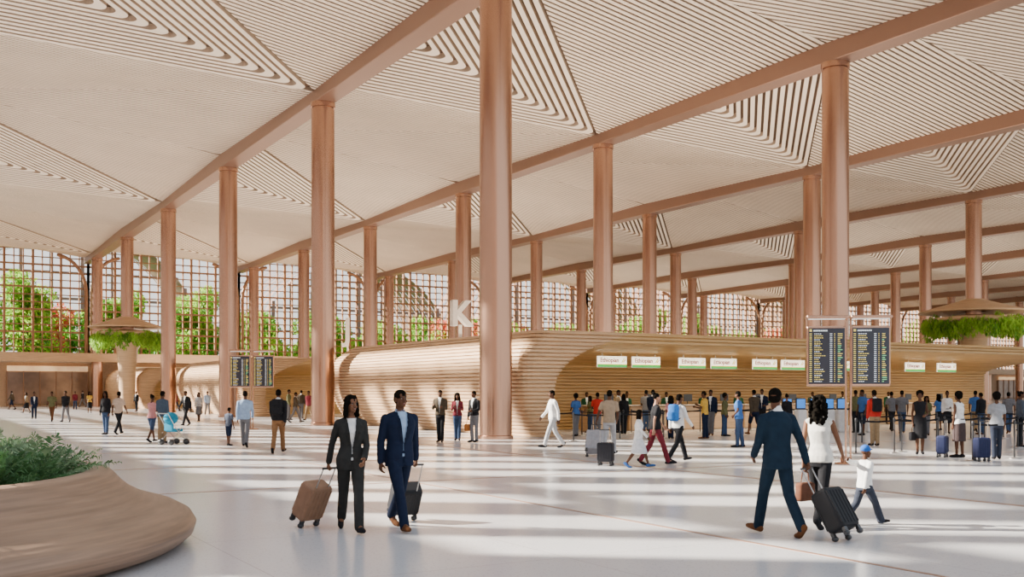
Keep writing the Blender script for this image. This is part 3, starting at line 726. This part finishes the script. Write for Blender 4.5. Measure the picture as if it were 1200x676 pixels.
def person(loc,face,h,sex,pose,top,tc,bottom,bc,label,shoes=BLK,hair='short',skin='d',lod=2,group=None,hairmat=None,shirt=WHT,**extra):
    parts,hands,HC,BK=build(sex,pose,top,bottom,hair,lod,tuple(sorted(extra.items())))
    s=h/1.80; rz=-YAW-math.radians(face)
    o=O("person",parts['body'],loc=(loc[0],loc[1],0),rz=rz,scale=s,mats=[SK[skin]],label=label,cat="person",group=group)
    if 'eyeL' in parts:
        for k in ('eyeL','eyeR'): O("eye",parts[k],parent=o)
        O("mouth",parts['mouth'],parent=o)
    O("cap" if hair=='cap' else "hair",parts['hair'],parent=o,mats=[hairmat or HAIR])
    for k in ('shoeL','shoeR'): O("shoe",parts[k],parent=o,mats=[cloth(shoes)])
    O(NM[bottom],parts['bottom'],parent=o,mats=[cloth(bc)])
    O(NM[top],parts['top'],parent=o,mats=[cloth(tc)])
    if 'shirt' in parts: O("shirt",parts['shirt'],parent=o,mats=[cloth(shirt)])
    for k in ('lapelL','lapelR'):
        if k in parts: O("lapel",parts[k],parent=o,mats=[cloth(tuple(c*.75 for c in tc))])
    R=rz_(rz); W={k:(np.array([loc[0],loc[1],0])+R@(v*s)) for k,v in hands.items()}
    W['back']=np.array([loc[0],loc[1],0])+R@(BK*s); W['rz']=rz; W['R']=R; W['s']=s
    return W
# ---- luggage
def case_meshes(w,d,h,hl,m,n_rib=6):
    g=G(); rbox(g,-w/2,w/2,0,d,.06,.06+h,.045)
    for i in range(n_rib):
        x=-w/2+w*(i+.5)/n_rib; rbox(g,x-.012,x+.012,-.006,d+.006,.11,.01+h,.005)
    body=g.mesh("case",[m])
    g=G(); g.cap((0,.03,.06+h),.008,(0,.03,.06+h+hl),.008,8)
    rods=g.mesh("rod",[M_steel]); g=G(); g.cap((-w*.3,.03,.06+h+hl),.014,(w*.3,.03,.06+h+hl),.014,8); grip=g.mesh("grip",[M_dark])
    g=G(); g.cap((-.012,0,.0),.034,(.012,0,.0),.034,12,2); g.box(-.025,.025,-.02,.02,.02,.07)
    return body,rods,grip,g.mesh("wheel",[M_dark])
_cs={}
def suitcase(c,label,grip=None,trail=None,pos=None,rz=0,w=.38,d=.24,h=.56,hl=.40,group=None):
    k=(c,w,d,h,hl)
    if k not in _cs: _cs[k]=case_meshes(w,d,h,hl,mat("luggage_shell",c,.6,0,.1,10,spec=.2))
    body,rods,gr,wh=_cs[k]; o=O("suitcase",body,label=label,cat="suitcase",group=group)
    O("handle_grip",gr,parent=o)
    for s in (-1,1):
        O("handle_rod",rods,parent=o,loc=(s*w*.28,0,0))
        for yy in (.03,d-.03): O("wheel",wh,parent=o,loc=(s*(w/2-.05),yy,0))
    if grip is not None:
        Lg=.06+h+hl; gz=grip[2]-.034; a=math.asin(min(.99,gz/Lg)); t=np.array(trail,float); t/=np.linalg.norm(t)
        W=np.array([grip[0],grip[1],0])+np.array([t[0],t[1],0])*Lg*math.cos(a); W[2]=.034
        z=(np.array(grip)-W); z/=np.linalg.norm(z); x=np.cross(z,[0,0,1.]); x/=np.linalg.norm(x); y=np.cross(z,x)
        if y[2]<0: x=-x; y=-y
        M=Matrix(((x[0],y[0],z[0],W[0]),(x[1],y[1],z[1],W[1]),(x[2],y[2],z[2],W[2]),(0,0,0,1))); 
        o.matrix_world=M@Matrix.Translation((0,-.03,0))
    else: o.location=(pos[0],pos[1],.034); o.rotation_euler=(0,0,rz)
    return o
def backpack(W,c,label,s=1.0):
    k=('bp',c)
    if k not in _cs:
        g=G(); rbox(g,-.15,.15,-.12,.06,-.22,.22,.06); rbox(g,-.11,.11,-.17,-.1,-.19,.02,.03); b=g.mesh("pack",[cloth(c)],True)
        st=[]
        for q in (-1,1):
            g=G(); g.tube([(q*.09,.03,.2),(q*.10,.12,.235),(q*.12,.24,.17),(q*.13,.285,.05),(q*.15,.2,-.08),(q*.13,.04,-.16)],.014); st.append(g.mesh("strap",[M_dark]))
        _cs[k]=(b,st)
    b,st=_cs[k]; o=O("backpack",b,loc=tuple(W['back']),rz=W['rz'],scale=W['s']*s,label=label,cat="backpack")
    for m in st: O("strap",m,parent=o)
def handbag(P,c,label,s=1.0,rz=0):
    g=G(); rbox(g,-.15,.15,-.06,.06,-.42,-.18,.04); m=cloth(c); b=g.mesh("bag",[m],True)
    g=G(); g.tube([(-.09,0,-.2),(-.06,0,-.06),(0,0,-.0),(.06,0,-.06),(.09,0,-.2)],.009)
    o=O("handbag",b,loc=tuple(P),rz=rz,scale=s,label=label,cat="handbag"); O("handle",g.mesh("handle",[m]),parent=o)
def hv(face):   # horizontal unit vector for a facing
    a=-YAW-math.radians(face); return np.array([-math.sin(a),math.cos(a)])
# ================= foreground couple
W=person(FP(411,622),163,1.74,'f','pullR','blazer',CHR,'trousers',CHR,"person in dark grey trouser suit and white blouse pulling a suitcase",hair='long',lod=0,shoes=BLK,skin='m',yaw=-26,pitch=2)
suitcase((.25,.14,.085),"tan hard-shell cabin suitcase pulled by its handle",grip=W['AR'],trail=-hv(150)-hv(250)*-.45,h=.50,hl=.28,w=.36)
W=person(FP(468,620),150,1.81,'m','swingL','blazer',NAV,'trousers',NAV,"person in navy suit and pale blue shirt pulling a suitcase",hair='short',lod=0,shoes=BRN,skin='d',yaw=-8,pitch=4,shirt=LBL)
suitcase((.012,.012,.014),"black soft cabin suitcase pulled by its handle",grip=W['AL'],trail=-hv(160),h=.44,hl=.46,w=.40)
# ================= foreground family
W=person(FP(911,627),-18,1.83,'m','pullR','blazer',TEA,'trousers',TEA,"person in dark navy suit seen from behind pulling a suitcase",hair='short',lod=0,shoes=BRN,skin='d',yaw=45)
suitcase((.010,.010,.012),"black cabin suitcase trailing behind the person in navy suit",grip=W['AR'],trail=hv(142),w=.36,h=.52,hl=.34)
wloc=FP(960,618); kloc=FP(1013,614)
HH=np.array([*RF((989-600)/F*13.3,13.3),.86])
def tolocal(p,loc,face,h):
    rz=-YAW-math.radians(face); return tuple((rz_(-rz)@(np.array(p)-np.array([loc[0],loc[1],0]))/(h/1.8)).round(4))
W=person(wloc,30,1.72,'f','walk','sleeveless',(.62,.60,.54),'trousers',BLK,"person in cream sleeveless top holding a child's hand",hair='curly',lod=0,skin='m',yaw=20,TAR=tolocal(HH,wloc,30,1.72))
handbag(W['AL'],(.12,.05,.03),"brown leather handbag carried by the person in cream top",rz=W['rz']+1.2)
BLUECAP=cloth((.02,.10,.38))
HK=HH+np.array([0,0,.02])
person(kloc,70,1.06,'m','stride','shirt',WHT,'trousers',(.03,.035,.05),"small child in white shirt, dark jeans and blue cap striding",hair='cap',hairmat=BLUECAP,lod=0,shoes=BLK,skin='d',kid=1,TAL=tolocal(HK,kloc,70,1.06))
# ================= middle distance
def P(u,v,*a,**k): return person(FP(u,v),*a,**k)
W=P(648,525,250,1.80,'m','walk','shirt',WHT,'trousers',LGR,"person in white shirt and light grey trousers walking",lod=1)
W=P(714,533,20,1.80,'m','pullL','tee',(.33,.25,.17),'trousers',LGR,"person in beige t-shirt pulling a grey suitcase",lod=1)
suitcase((.30,.30,.32),"large silver-grey suitcase pulled by its handle",grip=W['AL'],trail=hv(190),h=.68,w=.46,d=.28)
W=P(748,548,100,1.34,'f','walk','shirt',WHT,'skirt',(.6,.6,.62),"child in white dress walking",lod=1,hair='long',shoes=BLU); 
W=P(768,545,80,1.72,'f','walk2','tee',BLK,'trousers',MAR,"person in black t-shirt and dark red trousers walking",lod=1,hair='bun',skin='l')
suitcase((.015,.015,.02),"small black suitcase beside the child in white",pos=FP(708,546),rz=-.9,h=.45,hl=.3)
W=P(795,541,60,1.70,'m','walk','shirt',WHT,'trousers',BLK,"person in white shirt carrying a bright blue backpack",lod=1); backpack(W,(.04,.17,.50),"bright blue backpack worn by the person in white")
W=P(866,524,300,1.74,'f','hips','tee',BLU,'trousers',DEN,"person in blue top and jeans standing",lod=1,hair='short'); handbag(W['AR'],(.03,.06,.2),"blue shoulder bag held by the person in blue")
W=P(516,518,190,1.78,'m','phone','jacket',DBR,'trousers',BLK,"person in dark brown jacket standing talking",lod=1)
P(536,516,180,1.68,'f','phone','jacket',MAR,'trousers',DEN,"person in dark red jacket with raised hands standing",lod=1,hair='curly')
W=P(556,518,220,1.74,'m','stand2','jacket',BLK,'trousers',GRY,"person in black jacket holding a tan bag",lod=1)
handbag(W['AR'],(.3,.11,.03),"tan shoulder bag held by the person in black")
P(268,522,30,1.22,'m','stand','tee',(.07,.08,.11),'shorts',NAV,"child in dark t-shirt and shorts standing",lod=1)
P(287,524,350,1.78,'m','walk','shirt',LBL,'trousers',GRY,"person in light blue shirt and grey trousers walking",lod=1)
W=P(326,531,0,1.82,'m','walk2','jacket',BLK,'trousers',(.20,.10,.045),"person in black jacket and brown trousers walking",lod=1); backpack(W,BLK,"black backpack worn by the person in black jacket")
P(124,509,190,1.74,'f','stand','shirt',BLK,'trousers',DEN,"person in black top and jeans standing",lod=2,hair='long')
P(139,509,10,1.76,'m','walk','tee',(.45,.34,.26),'trousers',BLK,"person in beige t-shirt and black trousers walking",lod=2)
P(178,518,20,1.62,'f','push','tee',PNK,'shorts',DEN,"person in pink top pushing a stroller",lod=2,hair='bun')
P(190,519,20,1.74,'m','stand2','shirt',(.05,.07,.10),'trousers',KHA,"person in dark shirt and khaki trousers beside a stroller",lod=2)
P(218,499,200,1.78,'m','walk','jacket',BLK,'trousers',BLK,"person in black jacket walking",lod=2)
P(233,494,170,1.70,'f','walk','shirt',LGR,'skirt',GRY,"person in grey shirt and skirt walking",lod=2,hair='long')
P(61,494,170,1.74,'m','walk','tee',OLV,'trousers',BRN,"person in olive t-shirt walking",lod=2)
P(77,495,180,1.78,'m','walk2','shirt',BLK,'trousers',GRY,"person in black shirt walking",lod=2)
P(40,491,150,1.70,'f','walk','jacket',NAV,'trousers',NAV,"person in navy suit walking",lod=2,hair='bun')
tops=[('shirt',WHT),('jacket',BLK),('jacket',BLK),('shirt',BLK),('tee',GRY),('jacket',NAV),('jacket',NAV),('tee',RED),('shirt',LBL),('tee',GRY),('shirt',MAR),('jacket',DBR),('jacket',DBR),('tee',BLU),('tee',YEL),('tee',PNK),('shirt',OLV),('jacket',KHA)]
CN={WHT:'white',BLK:'black',RED:'red',LBL:'light blue',NAV:'navy',GRY:'grey',MAR:'dark red',DBR:'dark brown',BLU:'blue',YEL:'mustard',PNK:'pink',OLV:'olive',KHA:'khaki',DEN:'denim',LGR:'light grey',BRN:'brown'}
bots=[('trousers',BLK),('trousers',DEN),('trousers',KHA),('skirt',BLK),('trousers',NAV),('trousers',GRY),('shorts',NAV)]
cr=random.Random(21)
def crowd(u,v,face,pose=None,sex=None,top=None,bot=None,hair=None,h=None):
    sex=sex or cr.choice('mmf'); t=top or cr.choice(tops); b=bot or cr.choice(bots)
    if sex=='m' and b[0]=='skirt': b=('trousers',BLK)
    pose=pose or cr.choice(['stand','walk','walk2','phone','stand2']); hair=hair or ('short' if sex=='m' else cr.choice(['long','bun','afro','curly']))
    h=h or (cr.uniform(1.68,1.84) if sex=='m' else cr.uniform(1.54,1.74))
    return P(u,v,face,h,sex,pose,t[0],t[1],b[0],b[1],"person in %s %s and %s %s %s"%(CN[t[1]],NM[t[0]].replace('_',' '),CN[b[1]],b[0],"walking" if 'walk' in pose else "standing"),shoes=cr.choice([BLK,BRN,BLK]),hair=hair,skin=cr.choice('ddm'),lod=2,group="travellers in the hall")
for u,v in ((675,511),(692,507),(700,511),(724,507),(731,509),(757,505),(765,507),(786,514),(826,514),(833,510),(849,511),(884,510),(893,505),(922,512),(1003,507),(1011,510),(1045,505),(1057,508),(1086,510),(1100,504),(1110,508),(1143,506),(1150,509),(1182,508),(1194,505)):
    crowd(u,v,cr.choice([0,20,340,90,200,30,300,120,250]),pose=cr.choice(['stand','stand2','phone','stand2','hips','walk','walk2']))
for u,v in ((4,476),(14,480),(25,474),(31,484),(53,475),(88,480),(97,477),(105,484),(112,476),(148,477),(160,482),(167,478),(338,492),(346,495),(353,490),(362,493),(206,482),(243,486),(250,483),(70,473),(48,470),(130,474),(18,470)):
    crowd(u,v,cr.choice([0,180,90,270,150,200]),pose=cr.choice(['walk','walk2','stand']))
W=P(1025,522,350,1.78,'m','stand','jacket',RED,'trousers',KHA,"person in red jacket and khaki trousers standing",lod=1); backpack(W,BLK,"black backpack worn by the person in red")
W=P(1078,532,200,1.74,'f','stand2','sleeveless',BLK,'skirt',BLK,"person in black dress with afro hair standing",lod=1,hair='afro'); handbag(W['AR'],BLK,"black handbag held by the person in black dress")
W=P(1124,536,330,1.72,'f','stand','sleeveless',WHT,'skirt',(.05,.035,.035),"person in white top and dark skirt standing",lod=1,hair='afro')
suitcase((.015,.02,.06),"navy suitcase standing upright on the floor",pos=FP(1110,536),rz=.4,w=.34,h=.48)
W=P(1168,538,20,1.70,'f','stand2','tee',(.25,.26,.28),'trousers',(.02,.025,.04),"person in grey top and dark trousers standing",lod=1,hair='afro')
suitcase((.015,.02,.06),"dark blue suitcase standing upright on the floor",pos=FP(1154,541),rz=-.4,w=.36,h=.5)
P(1195,524,100,1.74,'m','stand','shirt',(.06,.07,.09),'trousers',BLK,"person in dark shirt standing",lod=1)
for i,x in enumerate(sx[:9]):
    person((x-.3,CY+.85),180,1.70,'f' if i%2 else 'm','stand','jacket',(.015,.07,.035),'trousers',BLK,"check-in agent in green jacket behind the counter",hair='bun' if i%2 else 'short',lod=2,group="check-in agents")
# ------------------------------------------------------------------ stanchions
g=G(); g.lathe([(.17,0),(.17,.015),(.05,.03),(.02,.04)],20); sb=g.mesh("base",[M_steel],True)
g=G(); g.cap((0,0,.03),.022,(0,0,.97),.022,10); g.lathe([(.032,.88),(.032,.98),(.02,1.0)],12); spm=g.mesh("pole",[M_dark],True)
def barrier(pts):
    for i,(x,y) in enumerate(pts):
        o=O("queue_barrier_post",spm,loc=(x,y,0),label="black queue barrier post with retractable belt",cat="queue barrier",group="queue barriers"); O("base",sb,parent=o)
        if i<len(pts)-1:
            dx,dy=pts[i+1][0]-x,pts[i+1][1]-y; L=math.hypot(dx,dy); g=G(); k=[(t*dx,t*dy,.93-.05*math.sin(math.pi*t)) for t in np.linspace(.03/L,1-.03/L,7)]
            v=[(a,b,c+s) for s in (-.025,.025) for a,b,c in k]; g.add(v,[(j,j+1,7+j+1,7+j) for j in range(6)]); O("belt",g.mesh("belt",[cloth(BLK)]),parent=o)
def row(u0,v0,dx,dy,n):
    x,y=FP(u0,v0); return [(x+dx*i,y+dy*i) for i in range(n)]
barrier(row(631,512,2.0,0,10)); barrier(row(672,517,2.0,0,3)); barrier(row(740,508,2.2,0,7))
barrier(row(1003,532,1.9,0,6)); barrier(row(1048,531,1.9,0,5)); barrier(row(1010,520,1.9,0,8)); barrier(row(1140,540,1.7,0,4))
# ------------------------------------------------------------------ stroller
sxp,syp=FP(203,521)
g=G(); 
for s in (-1,1):
    g.tube([(s*.22,.35,.12),(s*.22,-.1,.55),(s*.22,-.42,1.02)],.013); g.tube([(s*.22,-.3,.12),(s*.22,.15,.55)],.013)
g.tube([(-.22,-.42,1.02),(.22,-.42,1.02)],.016); fr_=g.mesh("frame",[M_steel])
st=O("stroller",fr_,loc=(sxp,syp,0),rz=-YAW-.5,label="turquoise baby stroller with hood and grey frame",cat="stroller")
g=G(); rbox(g,-.19,.19,-.15,.25,.42,.52,.03); rbox(g,-.19,.19,-.22,-.14,.45,.95,.03); O("seat",g.mesh("seat",[cloth((.02,.2,.32))],True),parent=st)
g=G(); g.ell((0,-.1,.86),(.21,.26,.2)); O("hood",g.mesh("hood",[cloth((.02,.2,.32))],True),parent=st)
g=G(); g.cap((-.015,0,.1),.1,(.015,0,.1),.1,16,2); wm=g.mesh("wheel",[M_dark],True)
for s in (-1,1):
    for y in (.35,-.3): O("wheel",wm,parent=st,loc=(s*.22,y,0))
# ------------------------------------------------------------------ light
w=bpy.data.worlds.new("world"); SC.world=w; w.use_nodes=True; nt=w.node_tree; bg=nt.nodes["Background"]
tc=nt.nodes.new("ShaderNodeTexCoord"); sp=nt.nodes.new("ShaderNodeSeparateXYZ"); rp=nt.nodes.new("ShaderNodeValToRGB")
nt.links.new(tc.outputs["Generated"],sp.inputs[0]); nt.links.new(sp.outputs["Z"],rp.inputs[0]); nt.links.new(rp.outputs[0],bg.inputs["Color"])
rp.color_ramp.elements[0].position=.0; rp.color_ramp.elements[0].color=(1,.965,.91,1); rp.color_ramp.elements[1].position=.55; rp.color_ramp.elements[1].color=(.72,.84,1,1)
bg.inputs["Strength"].default_value=1.6
sd=bpy.data.lights.new("sun",'SUN'); sd.energy=32; sd.angle=math.radians(.8); sd.color=(1,.92,.80)
so=bpy.data.objects.new("sun",sd); COL.objects.link(so)
el=math.radians(28); dv=Vector((.80*math.cos(el),-.60*math.cos(el),-math.sin(el))); so.rotation_euler=dv.to_track_quat('-Z','Y').to_euler()
def area(loc,sx_,sy_,e,col,up):
    l=bpy.data.lights.new("added_ceiling_fill" if up else "downlight",'AREA'); l.shape='RECTANGLE'; l.size=sx_; l.size_y=sy_; l.energy=e; l.color=col
    o=bpy.data.objects.new("added_ceiling_fill" if up else "downlight",l); COL.objects.link(o); o.location=loc
    o.rotation_euler=(math.pi,0,0) if up else (0,0,0)
for y in ISL_Y: area((38,y+9.5,4.3),34,15,5200,(1,.88,.74),True)  # added upward fill above the islands to brighten the ceiling
area((38,ISL_Y[0]+2.6,3.38),32,.5,1000,(1,.82,.55),False)
for y in ISL_Y[1:]: area((38,y+2.6,3.38),32,.5,700,(1,.82,.55),False)
for y in (40,76,112): area((100,y,4.2),60,12,5200,(1,.88,.74),True)  # more added fill, brightens the ceiling deep on the right
area((22,118,4.8),40,6,1500,(1,.86,.68),False)
